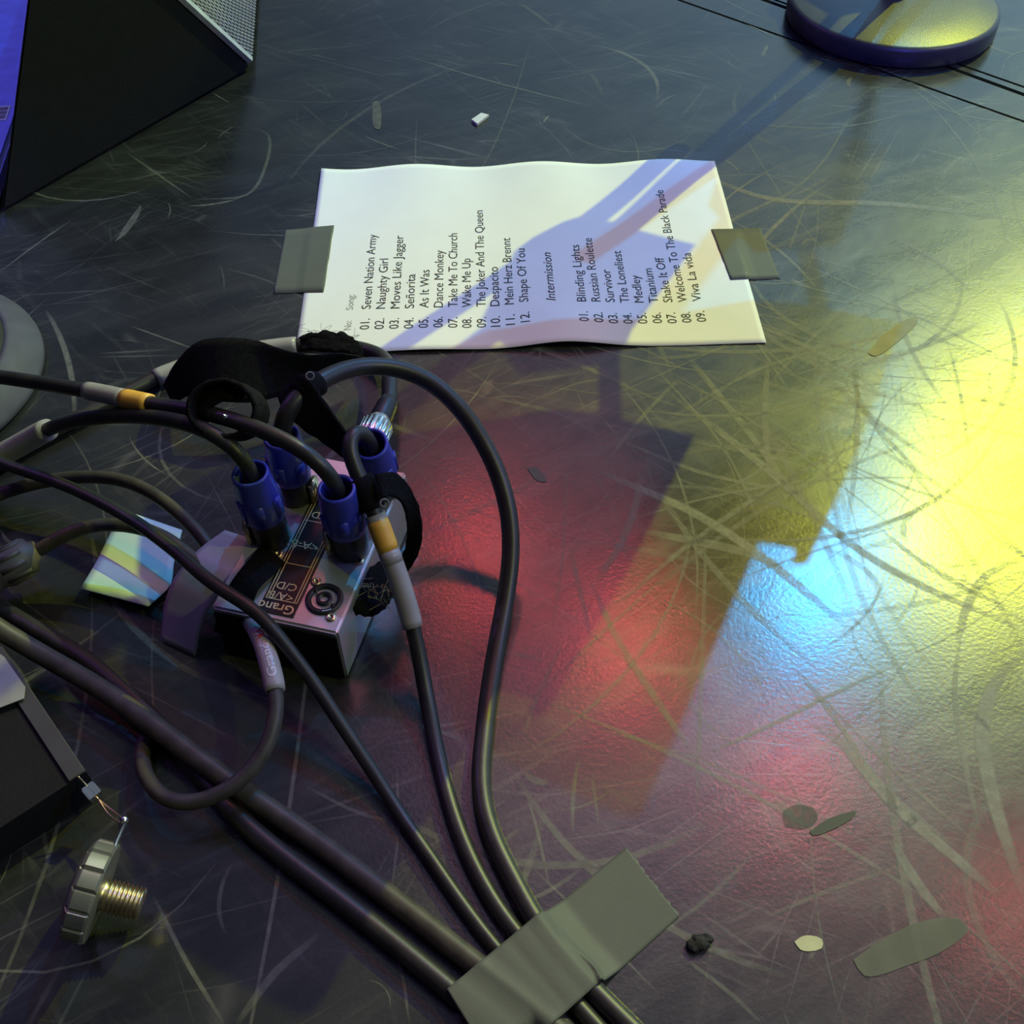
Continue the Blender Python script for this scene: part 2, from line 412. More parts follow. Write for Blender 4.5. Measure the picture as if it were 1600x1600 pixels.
for _ in range(480):        # lesser scuffs, thickest where the stage is walked most
    if random.random() < .62: x, y = random.gauss(.22, .2), random.gauss(-.28, .22)
    else: x, y = random.uniform(-.75, .85), random.uniform(-.75, .7)
    a = random.choice((random.gauss(-.7, .35), random.gauss(.55, .4), random.gauss(1.5, .5))); L = random.choice((.03, .06, .1, .16, .25)) * random.uniform(.6, 1.4); c = random.gauss(0, .5)
    pts = []
    for i in range(9):
        u = i / 8 - .5; aa = a + c * u
        pts.append((x + math.cos(aa) * L * u, y + math.sin(aa) * L * u))
    st.append((pts, random.choice((.0005, .0007, .001, .0016, .003)), random.uniform(.12, .5)))
for _ in range(85):         # wide dusty sweeps
    x, y = random.gauss(.22, .13), random.gauss(-.26, .16)
    a = random.choice((random.gauss(-.75, .25), random.gauss(-.6, .3), random.gauss(.6, .35), random.gauss(1.5, .4))); L = random.uniform(.08, .32); c = random.gauss(0, .3)
    pts = [(x + math.cos(a + c * (i / 10 - .5)) * L * (i / 10 - .5), y + math.sin(a + c * (i / 10 - .5)) * L * (i / 10 - .5)) for i in range(11)]
    st.append((pts, random.uniform(.0012, .0038), random.uniform(.25, .6)))
strokes_obj('scuff_marks', st, M['scuff'], floor)
# broad rubbed marks and leftovers of tape on the floor
BLOT = mat('old_tape_residue', (0.12, 0.12, 0.10), .55, var=.3, nscale=90, alpha=.55)
def blot(name, pts, m=BLOT, z=0.0003):
    P = [at(x, y) for x, y in pts]
    q = np.array(spline(P + [P[0]], .004))[:-1]; q[:, 2] = z
    b = prism_bm(list(q), (0, 0, .0003)); return bmobj(name, b, m, floor, False)
blot('tape_residue', [(1333, 1500), (1380, 1468), (1440, 1440), (1500, 1437), (1512, 1452), (1480, 1482), (1420, 1508), (1350, 1525)], mat('rubbed_patch', (0.10, 0.105, 0.08), .5, var=.2, alpha=.6))
blot('tape_residue', [(1356, 552), (1384, 520), (1425, 497), (1434, 499), (1408, 530), (1366, 557)], mat('yellowed_tape', (0.26, 0.25, 0.13), .6, alpha=.75))
blot('tape_residue', [(824, 733), (836, 729), (850, 743), (854, 753), (840, 752)], mat('pale_patch', (0.13, 0.15, 0.13), .6, alpha=.7))
blot('tape_residue', [(1241, 1472), (1252, 1464), (1266, 1462), (1284, 1468), (1284, 1482), (1262, 1487), (1250, 1484)], mat('cream_paint_spot', (0.42, 0.42, 0.25), .6))
blot('tape_residue', [(1265, 1300), (1290, 1282), (1338, 1268), (1330, 1280), (1270, 1306)], mat('dark_tape_sliver', (0.03, 0.035, 0.025), .6))
blot('tape_residue', [(1222, 1270), (1240, 1258), (1270, 1262), (1278, 1280), (1255, 1296), (1228, 1290)], mat('dull_spot', (0.10, 0.11, 0.09), .7, alpha=.28))
blot('tape_residue', [(582, 160), (590, 158), (596, 180), (592, 203), (585, 200)], BLOT)
blot('tape_residue', [(180, 378), (205, 340), (220, 322), (218, 335), (195, 368)], BLOT)
# joints between the floor panels
def seam(a, b, w):
    A, B = at(*a)[:2], at(*b)[:2]; d = N(B - A); A = A - d * .6; B = B + d * .6; n_ = np.array([-d[1], d[0]]) * w / 2
    return prism_bm([(*(A - n_), .0002), (*(B - n_), .0002), (*(B + n_), .0002), (*(A + n_), .0002)], (0, 0, .0002))
for k, (a, b, w) in enumerate((((1200, 2), (1600, 148), .006), ((1200, -4), (1600, 136), .003), ((1390, 116), (1600, 190), .003))):
    o = bmobj('trim_%d' % (k + 1), seam(a, b, w), M['seam'], None, False); o['kind'] = 'structure'

# ------------------------------------------------------------------ set list
PW, PH = .42, .297
def paper_z(x, y):
    z = .0007
    v = max(0, (-y) / (PH / 2))
    z += .0075 * math.exp(-((x - .03) / .045) ** 2) * v ** 2
    z += .0025 * math.exp(-((x + .09) / .05) ** 2) * v ** 2
    v2 = max(0, y / (PH / 2))
    z += v2 ** 2 * (.0022 * (1 + math.sin(x * 48 + .6)) + .001)
    z += .0007 * (1 + math.sin(x * 38)) * (1 - abs(y) / PH)
    edge = min(1, max(0, (PW / 2 - abs(x)) / .03)); tape = math.exp(-((y - .02) / .04) ** 2)
    return .0007 + (z - .0007) * (1 - tape * (1 - edge))
nx, ny = 84, 40
bm = bmesh.new()
G = [[None] * (ny + 1) for _ in range(nx + 1)]; H = [[None] * (ny + 1) for _ in range(nx + 1)]
for i in range(nx + 1):
    for j in range(ny + 1):
        x, y = -PW/2 + PW * i / nx, -PH/2 + PH * j / ny; z = paper_z(x, y)
        G[i][j] = bm.verts.new((x, y, z)); H[i][j] = bm.verts.new((x, y, z - .0003))
for i in range(nx):
    for j in range(ny):
        bm.faces.new((G[i][j], G[i+1][j], G[i+1][j+1], G[i][j+1])); bm.faces.new((H[i][j], H[i][j+1], H[i+1][j+1], H[i+1][j]))
for i in range(nx):
    for j in (0, ny): bm.faces.new((G[i][j], H[i][j], H[i+1][j], G[i+1][j]))
for j in range(ny):
    for i in (0, nx): bm.faces.new((G[i][j], G[i][j+1], H[i][j+1], H[i][j]))
paper = bmobj('set_list_sheet', bm, M['paper'])
tag(paper, 'white set list sheet with printed song titles, taped flat on the black floor', 'paper')
def line_place(p0, p1):
    """baseline from pixel p0 to p1 on the sheet"""
    a, b = at(*p0)[:2], at(*p1)[:2]; d = N(b - a); nrm = np.array([-d[1], d[0]])
    return np.linalg.norm(b - a), (lambda s, t: (lambda q: (q[0], q[1], paper_z(q[0], q[1]) + .00018))(a + d * s + nrm * t))
bm = bmesh.new()
SONGS = [('01.', 'Seven Nation Army', 577, 517, 485, 369, 589), ('02.', 'Naughty Girl', 600, 517, 485, 407, 604), ('03.', 'Moves Like Jagger', 623, 517, 485, 371, 629), ('04.', 'Señorita', 646, 517, 485, 431, 646),
         ('05.', 'As It Was', 669, 516, 484, 424, 669), ('06.', 'Dance Monkey', 692, 515, 483, 393, 694), ('07.', 'Take Me To Church', 715, 515, 482, 366, 714), ('08.', 'Wake Me Up', 737, 515, 482, 405, 736),
         ('09.', 'The Joker And The Queen', 760, 514, 481, 330, 756), ('10.', 'Despacito', 782, 513, 480, 418, 779), ('11.', 'Mein Herz Brennt', 805, 511, 478, 373, 799), ('12.', 'Shape Of You', 828, 508, 475, 390, 822),
         ('01.', 'Blinding Lights', 920, 509, 476, 385, 906), ('02.', 'Russian Roulette', 943, 509, 475, 374, 928), ('03.', 'Survivor', 966, 509, 475, 423, 956), ('04.', 'The Loneliest', 989, 508, 475, 393, 974),
         ('05.', 'Medley', 1012, 507, 474, 431, 1003), ('06.', 'Titanium', 1035, 506, 474, 420, 1022), ('07.', 'Shake It Off', 1058, 506, 473, 403, 1040), ('08.', 'Welcome To The Black Parade', 1081, 505, 473, 300, 1041), ('09.', 'Viva La vida', 1104, 504, 472, 396, 1083)]
for num, ttl, bx, yn, yt, ye, xe in SONGS:
    dx = (xe - bx) / (yt - ye)                       # drift of the baseline with perspective
    # straight line of writing parallel to the sheet's short side
    w0 = at(bx, yn)[:2]; xw = w0[0]
    def plc(y0): return lambda s, t: (xw - t, y0 + s, paper_z(xw - t, y0 + s) + .00018)
    y_n, y_t, y_e = at(bx, yn)[1], at(bx, yt)[1], at(bx, ye)[1]
    add_text(bm, num, plc(y_n), length=.0152, size=.0125, bold=0)
    add_text(bm, ttl, plc(y_t), length=y_e - y_t, size=.0125, bold=0)
xw = at(868, 475)[0]; y0 = at(868, 475)[1]
add_text(bm, 'Intermission', lambda s, t: (xw - t, y0 + s, paper_z(xw - t, y0 + s) + .00018), length=at(862, 397)[1] - y0, size=.0125, shear=.25)
child(bmobj('printed_titles', bm, M['ink'], None, False), paper)
bm = bmesh.new()
xw = at(549, 515)[0]
for s_, a_, b_ in (('No:', 517, 503), ('Song:', 486, 462)):
    y0 = at(549, a_)[1]
    add_text(bm, s_, lambda s, t, y0=y0: (xw - t, y0 + s, paper_z(xw - t, y0 + s) + .00018), length=at(549, b_)[1] - y0, size=.0095)
child(bmobj('column_heading', bm, M['faint'], None, False), paper)

def tape_on(name, quad, m, label, zf):
    A = [at(*quad[0]), at(*quad[1])]; B = [at(*quad[3]), at(*quad[2])]
    k, c = 24, 10; bm = bmesh.new(); g, h = [], []
    rs = random.Random(quad[0][0])
    for i in range(k + 1):
        gr, hr = [], []
        for j in range(c + 1):
            p = (A[0] + (A[1] - A[0]) * i / k) * (1 - j / c) + (B[0] + (B[1] - B[0]) * i / k) * j / c
            if i in (0, k): p = p + (A[1] - A[0]) * rs.uniform(-.006, .006)
            z = zf(p[0], p[1]); gr.append(bm.verts.new((p[0], p[1], z + .0004))); hr.append(bm.verts.new((p[0], p[1], z)))
        g.append(gr); h.append(hr)
    for i in range(k):
        for j in range(c):
            bm.faces.new((g[i][j], g[i+1][j], g[i+1][j+1], g[i][j+1])); bm.faces.new((h[i][j], h[i][j+1], h[i+1][j+1], h[i+1][j]))
        for j in (0, c): bm.faces.new((g[i][j], h[i][j], h[i+1][j], g[i+1][j]))
    for j in range(c):
        for i in (0, k): bm.faces.new((g[i][j], g[i][j+1], h[i][j+1], h[i][j]))
    o = bmobj(name, bm, m); return tag(o, label, 'tape')
def zpaper(x, y):
    ex = max(0.0, abs(x) - PW / 2)
    return paper_z(max(-PW/2, min(PW/2, x)), y) + .0003 if ex == 0 else max(.0002, .0012 - ex * .12)
tape_on('gaffer_tape_piece', [(446, 360), (522, 354), (506, 458), (427, 459)], M['gaffer'], 'square grey-green tape piece holding the left edge of the set list', zpaper)
tape_on('gaffer_tape_piece', [(1111, 361), (1188, 357), (1219, 436), (1141, 440)], M['gaffer'], 'square olive tape piece holding the right edge of the set list', zpaper)

# ------------------------------------------------------------------ small litter
b = prism_bm([at(737, 190, .0005), at(746, 197, .0005), at(764, 183, .0005), at(752, 180, .0005)], (0, 0, .003))
tag(bmobj('paper_scrap', b, M['white'], None, False), 'tiny white paper scrap lying on the floor beyond the set list', 'scrap')
b = bmesh.new()
for (x, y, s) in ((1086, 1476, .0045), (1094, 1472, .005), (1103, 1467, .0035), (1099, 1475, .003)):
    t_ = bmesh.ops.create_icosphere(b, subdivisions=2, radius=s); c = at(x, y, .0028)
    for v in t_['verts']: v.co = Vector((v.co.x * 1.2, v.co.y, max(-.0026, v.co.z * .7))) * (1 + random.uniform(-.2, .2)) + Vector(c)
for v in b.verts: v.co.z = max(v.co.z, .0003)
tag(bmobj('rubber_crumb', b, M['debris'], None, False), 'small ragged black crumb on the floor right of the large tape strip', 'debris')

# card on the floor under the cables
b = ribbon_bm([(191, 797, .001), (165, 850, .001), (150, 880, .003), (126, 920, .007)], [(285, 829, .001), (272, 880, .001), (266, 915, .004), (232, 948, .009)], .0007, 10, .006)
card = bmobj('card_scrap', b, M['card']); tag(card, 'pale blue torn card lying on the floor under the looping cables', 'card')

# ------------------------------------------------------------------ splitter box
BA = np.array([-0.14188867, -0.48654562, 0.0]); U = np.array([0.27585132, 0.96120032, 0.]); V = np.array([-U[1], U[0], 0]); Z = np.array([0, 0, 1.])
BL, BWD, BH = .147, .088, .055
def bx(u, v, z): return BA + U * u + V * v + Z * z
boxr = empty('cable_splitter_box', bx(BL / 2, BWD / 2, 0), 'silver aluminium splitter box with black printed panel under the blue cable plugs', 'splitter box')
b = box_bm(bx(BL/2, BWD/2, BH/2 + .0005), U * BL/2, V * BWD/2, Z * (BH/2 - .0005))
bmesh.ops.bevel(b, geom=[e for e in b.edges], offset=.0016, segments=2, affect='EDGES')
child(bmobj('housing', b, M['alu'], None, False), boxr)
b = box_bm(bx(-.0006, BWD/2, BH/2 - .001), U * .0008, V * (BWD/2 - .001), Z * (BH/2 - .004))  # dark sheet standing in for shade on the near end
child(bmobj('end_shade', b, M['cab'], None, False), boxr)['label'] = 'dark sheet for the shade on the near end'
b = box_bm(bx(.063, .0445, BH + .0004), U * .0585, V * .0125, Z * .0006)
pan = child(bmobj('printed_panel', b, M['panel'], None, False), boxr); pan['label'] = 'black printed panel'
b = bmesh.new(); zt = BH + .0011
def bar(u0, v0, u1, v1, w=.0006):
    a, c = bx(u0, v0, zt), bx(u1, v1, zt); d = N(c - a); n_ = np.cross(Z, d) * w / 2
    prism_bm([a - n_, c - n_, c + n_, a + n_], (0, 0, .0001), b)
for v_ in (.0338, .0357, .0535, .0555): bar(.0155, v_, .119, v_, .0007)
for u_ in (.0155, .046, .062, .085, .1195): bar(u_, .0335, u_, .0558, .0006)
bar(.119, .0338, .1195, .0555); bar(.112, .0535, .112, .0555); bar(.112, .0338, .112, .0357)
for u_, sz, tx, v_ in ((.030, .0085, 'C/D', .0385), (.0215, .0085, '<A/B', .0378), (.0665, .0095, '<A-B>', .0372), (.094, .0085, 'C/D', .038), (.0125, .0100, 'Grand', .0335)):
    add_text(b, tx, lambda s, t, u_=u_, v_=v_: bx(u_ - t, v_ + s, zt + .0001), size=sz, bold=.01 if tx == 'Grand' else 0)
subchild(bmobj('panel_print', b, M['gold'], None, False), pan)
pan_print = bpy.context.scene.objects['panel_print']
def socket(u, v):
    b = lathe_bm([(0, -.003), (.0118, -.003), (.0128, .0002), (.0122, .0012), (.0092, .0014), (.0086, -.0005), (.0086, -.0018), (.0055, -.0018), (.0054, .0012), (.0030, .0012), (.0028, -.001), (0, -.001)], bx(u, v, BH + .0008), Z, 36)
    for k in range(2):
        a = math.radians(60 + 180 * k); c = bx(u + .0088 * math.cos(a), v + .0088 * math.sin(a), BH + .0018)
        box_bm(c, U * .0012, V * .0012, Z * .0006, b)
    o = child(bmobj('socket', b, M['blackp'], None, True), boxr)
    return o
sk = socket(.0236, .0176)
b = bmesh.new(); 
for k in range(8):
    a0 = math.radians(195 + k * 4); c = bx(.0236 + .0108 * math.cos(a0), .0176 + .0108 * math.sin(a0), BH + .0023); box_bm(c, U * .0003, V * .0003, Z * .0003, b)
subchild(bmobj('socket_index_mark', b, M['white'], None, False), sk)
for u_, v_ in ((.0358, .0281), (.0109, .0084), (.0598, .0062), (.052, .062), (.120, .0084)):
    b = lathe_bm([(.0036, 0), (.0036, .0008), (.0028, .0016), (.0012, .0017), (.0011, .0006), (0, .0006)], bx(u_, v_, BH - .0002), Z, 20)
    child(bmobj('screw', b, M['steel'], None, True), boxr)

# ------------------------------------------------------------------ cables and plugs
def sleeve_on(name, path, a, c, r, m, cab, taper=0.0):
    P = np.array([px(p) for p in path]); i = int(np.argmin(np.linalg.norm(P - a, axis=1))); j = int(np.argmin(np.linalg.norm(P - c, axis=1)))
    if i > j: i, j = j, i
    seg = [path[k] for k in range(max(0, i), min(len(path), j + 1))]
    while len(seg) < 3: j += 1; seg.append(path[j])
    rr = [r * (1 - taper * (1 - k / (len(seg) - 1))) for k in range(len(seg))]
    rr[0] *= .97; rr[-1] *= .97
    return child(bmobj(name, tube_bm(seg, rr, 20), m, None, True), cab), seg
def cable(label, pts, r, m='rubber', group=None):
    path = cable_path(pts)
    for p in path: p[2] = max(p[2], r + .0002)
    root = empty('speaker_cable', (*path[len(path)//2][:2], 0), label, 'cable', group)
    child(bmobj('jacket', tube_bm(path, r, 16), M[m], None, True), root)
    return root, path
def plug(cab, basepx, toppx, latch_side):
    base = at(*basepx, BH); top = at(*toppx, .12); ax = N(top - base); L = np.linalg.norm(top - base)
    base = base + ax * .0012
    b = lathe_bm([(0, -.0002), (.0118, -.0002), (.0124, .001), (.0124, .024), (.0115, .027), (.0115, .05), (0, .05)], base, ax, 32)
    body = child(bmobj('plug', b, M['blackp'], None, True), cab); body['label'] = 'black plug body with blue collar'
    k = L
    b = lathe_bm([(.0118, .022), (.0135, .0235), (.0142, .030), (.0142, .040), (.0136, .048), (.0124, k - .004), (.0124, k - .001), (.0116, k), (.0102, k - .0003), (.0098, k - .002), (.0094, k - .016), (.0118, .022)], base, ax, 40)
    n1 = N(np.cross(ax, latch_side)); s_ = N(np.asarray(latch_side) - ax * np.dot(latch_side, ax))
    for kk in range(6):           # moulded grip flats on the collar
        a = kk * math.pi / 3 + .5; d = math.cos(a) * s_ + math.sin(a) * n1; tdir = np.cross(ax, d)
        box_bm(base + ax * .037 + d * .0138, tdir * .0034, ax * .008, d * .0011, b)
    subchild(bmobj('collar', b, M['bluep'], None, True), body)['label'] = 'blue plastic locking collar'
    b = box_bm(base + ax * .011 + s_ * .0145, n1 * .0055, ax * .0095, s_ * .0022)
    bmesh.ops.bevel(b, geom=[e for e in b.edges], offset=.0008, segments=2, affect='EDGES')
    subchild(bmobj('latch', b, M['steel'], None, True), body)['label'] = 'metal latch tab'
LAT = N(-U * .3 + V * .9 - U * .1)
f = .0053
c1, p1 = cable('thin black cable with white and yellow label, arching left from the front right plug', [(535, 805, .085), (530, 780, .105), (526, 762, .122), (515, 742, .136), (490, 716, .146), (450, 691, .152), (400, 669, .153), (350, 652, .15), (300, 641, .145), (240, 632, .137), (150, 613, .122), (60, 598, .108), (0, 589, .1), (-90, 580, .09)], f)
plug(c1, (550, 858), (526, 764), LAT)
s_, _ = sleeve_on('label_sleeve', p1, (136, 610), (197, 624), .0066, M['clear'], c1); s_['label'] = 'pale grey label sleeve'
s_, _ = sleeve_on('label_band', p1, (194, 623), (235, 632), .0069, M['orange'], c1); s_['label'] = 'yellow label band'
c2, p2 = cable('black cable arching from the front left plug into a milky sleeve at left', [(402, 785, .085), (396, 760, .105), (391, 738, .122), (380, 716, .134), (355, 692, .143), (320, 672, .146), (280, 659, .143), (230, 651, .133), (180, 650, .118), (130, 655, .1), (95, 663, .083), (75, 671, .07), (40, 690, .053), (0, 712, .037), (-70, 752, .02)], f)
plug(c2, (428, 842), (391, 740), LAT)
s_, _ = sleeve_on('label_sleeve', p2, (76, 670), (-70, 750), .0085, M['clear'], c2); s_['label'] = 'milky label sleeve'
c7, p7 = cable('thick black cable rising in a high arch and curving down right of the box', [(452, 735, .08), (446, 708, .1), (440, 680, .12), (444, 652, .134), (462, 623, .141), (490, 602, .141), (525, 583, .136), (570, 572, .128), (620, 575, .12), (668, 594, .11), (715, 634, .098), (752, 686, .083), (780, 745, .066), (796, 810, .048), (798, 870, .033), (790, 935, .02), (777, 1005, .011), (765, 1080, .0066), (757, 1150, .0066), (752, 1210, .0066), (757, 1265, .0066), (775, 1320, .0066), (805, 1380, .0066), (838, 1440, .0066), (880, 1495, .0066), (930, 1550, .0066), (985, 1605, .0066), (1050, 1668, .0066)], .0064)
plug(c7, (466, 775), (440, 682), -V)
c8, p8 = cable('black cable with a long milky sleeve and orange label, right of the box', [(588, 735, .085), (583, 712, .105), (578, 692, .121), (570, 676, .131), (556, 671, .136), (544, 683, .136), (545, 706, .131), (557, 736, .122), (570, 766, .112), (583, 796, .102), (603, 850, .085), (625, 910, .066), (640, 960, .049), (652, 1010, .034), (665, 1080, .017), (678, 1150, .008), (690, 1205, .0055), (706, 1265, .0055), (730, 1330, .0055), (763, 1395, .0055), (800, 1450, .0055), (850, 1508, .0055), (905, 1574, .0055), (970, 1645, .0055)], f)
plug(c8, (598, 765), (578, 694), V)
s_, _ = sleeve_on('label_sleeve', p8, (588, 800), (647, 978), .0071, M['clear'], c8); s_['label'] = 'long milky sleeve'
s_, _ = sleeve_on('label_band', p8, (592, 817), (608, 862), .0074, M['orange'], c8); s_['label'] = 'orange label band'
s_, _ = sleeve_on('sleeve_edge', p8, (608, 862), (611, 872), .0074, M['clear'], c8)

c3, p3 = cable('thin straight black cable crossing above the others diagonally down to the tape', [(-80, 678, .04), (0, 722, .048), (60, 743, .055), (120, 766, .062), (200, 808, .07), (270, 858, .073), (330, 910, .072), (400, 956, .066), (440, 1000, .056), (480, 1052, .043), (530, 1127, .028), (580, 1202, .014), (625, 1272, .006), (670, 1337, .0047), (718, 1407, .0047), (775, 1482, .0047), (830, 1543, .0047), (880, 1600, .0047), (940, 1665, .0047)], .0045)
c4, p4 = cable('dusty black cable arching low from the left edge over the blue card', [(-70, 805, .012), (0, 772, .02), (70, 752, .032), (130, 745, .038), (190, 750, .043), (240, 772, .045), (290, 812, .045), (325, 852, .042), (345, 885, .032), (356, 920, .018), (358, 950, .008)], .005, 'brownrubber')
c5, p5 = cable('dusty cable with a printed sleeve hanging in a loop left of the box', [(20, 882, .024), (60, 860, .032), (100, 836, .04), (150, 821, .045), (200, 821, .047), (250, 836, .047), (300, 871, .044), (340, 911, .041), (370, 944, .04), (393, 968, .045), (410, 1000, .05), (422, 1040, .05), (431, 1080, .047), (431, 1120, .043), (418, 1165, .037), (390, 1207, .031), (350, 1238, .027), (300, 1255, .025), (255, 1246, .022), (228, 1212, .015), (222, 1172, .0065), (238, 1125, .0053)], .0050, 'brownrubber')
pa, pb = at(60, 860, .032), at(-60, 925, .02)
b = lathe_bm([(0, 0), (.0075, 0), (.0095, .004), (.0135, .006), (.0135, .028), (.0125, .030), (.0125, .034), (.0135, .036), (.0135, .065), (0, .065)], pa, pb - pa, 28)
for k in range(10):
    ax = N(pb - pa); n_ = N(np.cross(ax, Z)); bb = np.cross(ax, n_); a = k * .628; d = math.cos(a) * n_ + math.sin(a) * bb
    box_bm(pa + ax * .017 + d * .0135, np.cross(ax, d) * .0018, ax * .009, d * .0007, b)
child(bmobj('inline_plug', b, M['greyp'], None, True), c5)['label'] = 'grey ribbed plug'
s_, sg = sleeve_on('label_sleeve', p5, (394, 966), (431, 1082), .0066, M['clear'], c5, .0); s_['label'] = 'milky sleeve printed with white letters'
# letters wrapped on the sleeve, facing up and towards the camera side
def wrap_print(seg, r, start, txt, size, m, parent, name, length=None, bold=.01, ang=0.0, flip=False):
    F = frames(seg); d = np.r_[0, np.cumsum(np.linalg.norm(np.diff(np.array(seg), axis=0), axis=1))]; b = bmesh.new()
    def plc(s, t):
        q = start - s if flip else start + s
        i = int(np.clip(np.searchsorted(d, q) - 1, 0, len(seg) - 2)); fr = (q - d[i]) / max(d[i+1] - d[i], 1e-9)
        p = seg[i] + (seg[i+1] - seg[i]) * fr; tt = F[i][0]
        up = N(CAM - p); up = N(up - tt * np.dot(up, tt)); sd = np.cross(up, tt)
        if flip: sd = -sd
        a = ang + (t - size * .35) / r
        return p + r * (math.cos(a) * up + math.sin(a) * sd)
    add_text(b, txt, plc, size=size, length=length, bold=bold)
    return subchild(bmobj(name, b, m, None, False), parent)
tot = np.linalg.norm(np.diff(np.array(sg), axis=0), axis=1).sum()
wrap_print(sg, .0068, tot * .88, 'Grand', .0088, M['white'], s_, 'sleeve_print', length=.0235, flip=True)
wrap_print(sg, .0068, tot * .43, 'MA', .0088, M['redp'], s_, 'sleeve_mark', length=.009, flip=True)
c6, p6 = cable('thick black floor cable from the left edge to the tape, upper of the lowest pair', [(-80, 930, .047), (-30, 964, .044), (0, 984, .036), (60, 1020, .025), (150, 1072, .021), (240, 1134, .0205), (330, 1201, .017), (400, 1250, .0125), (480, 1305, .0072), (570, 1372, .007), (660, 1441, .007), (745, 1508, .007), (830, 1575, .007), (895, 1628, .007)], .0068, 'brownrubber')
c6b, p6b = cable('thick black floor cable, lowest of those running into the large tape', [(-80, 895, .0066), (0, 950, .0066), (70, 992, .0066), (140, 1035, .0066), (220, 1105, .0066), (300, 1195, .0066), (370, 1275, .0066), (440, 1336, .0066), (520, 1397, .0066), (600, 1460, .0066), (700, 1543, .0066), (790, 1620, .0066)], .0064)
cp = bx(BL + .028, .0455, .033)
c9, p9 = cable('black cable with silver ribbed connector, curving behind the box and off left', [tuple(px(bx(BL + .06, .0455, .033))) + (.033,), tuple(px(bx(BL + .09, .0455, .032))) + (.032,), (608, 598, .030), (608, 574, .024), (594, 555, .017), (555, 543, .011), (500, 538, .008), (440, 542, .0075), (350, 556, .0072), (290, 573, .0068), (250, 588, .0068), (200, 613, .0068), (150, 639, .0068), (90, 670, .0068), (40, 697, .0068), (0, 722, .0068), (-80, 768, .0068)], .0064)
prof = [(0, -.002), (.0105, -.002), (.0105, .012), (.0125, .014)]
b = lathe_bm([(0, -.028), (.0125, -.0275), (.0125, -.022), (.0105, -.021), (.0105, .0005), (.0105, .010), (.0120, .012), (.0120, .034), (.0105, .037), (.0078, .042), (.0066, .046), (0, .046)], cp, U, 36)
n_ = N(np.cross(U, Z)); bb = np.cross(U, n_)
for k in range(20):
    a = k * math.pi / 10; d = math.cos(a) * n_ + math.sin(a) * bb
    box_bm(cp + U * .023 + d * .0122, np.cross(U, d) * .0011, U * .0105, d * .0007, b)
child(bmobj('connector', b, M['chrome'], None, True), c9)['label'] = 'silver ribbed connector'
b = lathe_bm([(.0085, .040), (.009, .044), (.0082, .058), (.0070, .064), (.0066, .064)], cp, U, 28)
child(bmobj('strain_relief', b, M['blackp'], None, True), c9)
s_, _ = sleeve_on('label_sleeve', p9, (246, 590), (300, 569), .0079, M['clear'], c9)
s_, _ = sleeve_on('label_sleeve', p9, (405, 546), (460, 540), .0079, M['clear'], c9)

# ------------------------------------------------------------------ hook-and-loop straps
def strap(label, loc):
    return empty('cable_strap', loc, label, 'cable strap')
v1 = strap('wide black strap standing in a big curve behind the plugs', (*at(410, 590)[:2], 0))
b = ribbon_bm([(258, 600, .012), (280, 562, .045), (312, 534, .064), (350, 528, .070), (400, 532, .068), (440, 545, .064), (485, 554, .06), (530, 551, .055), (566, 556, .046)],
              [(272, 632, .004), (297, 618, .022), (322, 622, .035), (352, 628, .038), (400, 628, .036), (440, 618, .032), (478, 605, .028), (522, 592, .023), (560, 582, .017)], .0016, 8, .004, wob=.00012)
child(bmobj('band', b, M['velcro'], None, True), v1)
b = ribbon_bm([(470, 528, .052), (500, 520, .056), (540, 524, .056), (560, 537, .052), (568, 552, .046)], [(472, 548, .046), (500, 548, .05), (535, 552, .05), (556, 556, .046), (562, 566, .04)], .0028, 8, .003, wob=.0005)
child(bmobj('fuzzy_end', b, M['velcro'], None, True), v1)
b = bmesh.new()
for _ in range(26):                      # loose fibres along the worn edge
    x, y = random.uniform(478, 560), random.uniform(519, 530); p = at(x, y, .056)
    q = [p + np.array([random.gauss(0, .002) * k, random.gauss(0, .002) * k, .0012 * k]) for k in range(4)]; tube_bm(spline(q, .001), .00012, 4, b)
child(bmobj('loose_fibres', b, M['velcro'], None, True), v1)['kind'] = 'stuff'
v2 = strap('black strap curled into a ring around the thin labelled cable', at(352, 652, 0))
cc = at(357, 641, .15); vd = N(cc - CAM); e1 = N(np.cross(vd, Z)); e2 = np.cross(e1, vd); axr = N(vd + .35 * e1 - .2 * e2)
f1 = N(np.cross(axr, Z)); f2 = np.cross(f1, axr)
circ = lambda rr, o: [cc + axr * o + rr * (math.cos(a) * f1 + math.sin(a) * f2 * .8) for a in np.linspace(.2, 2 * math.pi + .6, 18)]
b = ribbon_bm(circ(.0205, -.013), circ(.0205, .013), .0028, 6, .003, pix=False, wob=.00025)
child(bmobj('band', b, M['velcro'], None, True), v2)
b = ribbon_bm([(302, 618, .150), (325, 606, .158), (356, 603, .162), (385, 612, .160)], [(304, 655, .144), (322, 648, .15), (345, 628, .156), (380, 622, .158)], .003, 6, .003, wob=.0004)
child(bmobj('fuzzy_end', b, M['velcro'], None, True), v2)
b = lathe_bm([(0, 0), (.0014, .0003), (.0016, .002), (.0006, .005), (0, .005)], at(355, 653, .158), N([-.3, -.3, .8]), 10)
child(bmobj('rivet', b, M['chrome'], None, True), v2)
v3 = strap('black strap wrapping the thick arched cable and trailing to the back plug', at(490, 640, 0))
b = ribbon_bm([(468, 584, .152), (485, 592, .154), (505, 622, .145), (528, 655, .136), (545, 680, .128)], [(436, 618, .136), (444, 640, .133), (472, 668, .124), (506, 690, .115), (540, 714, .106)], .0018, 8, .004, wob=.0002)
child(bmobj('band', b, M['velcro'], None, True), v3)
i7 = [p for p in p7 if 464 < px(p)[0] < 498 and px(p)[1] < 640 and p[2] > .12]
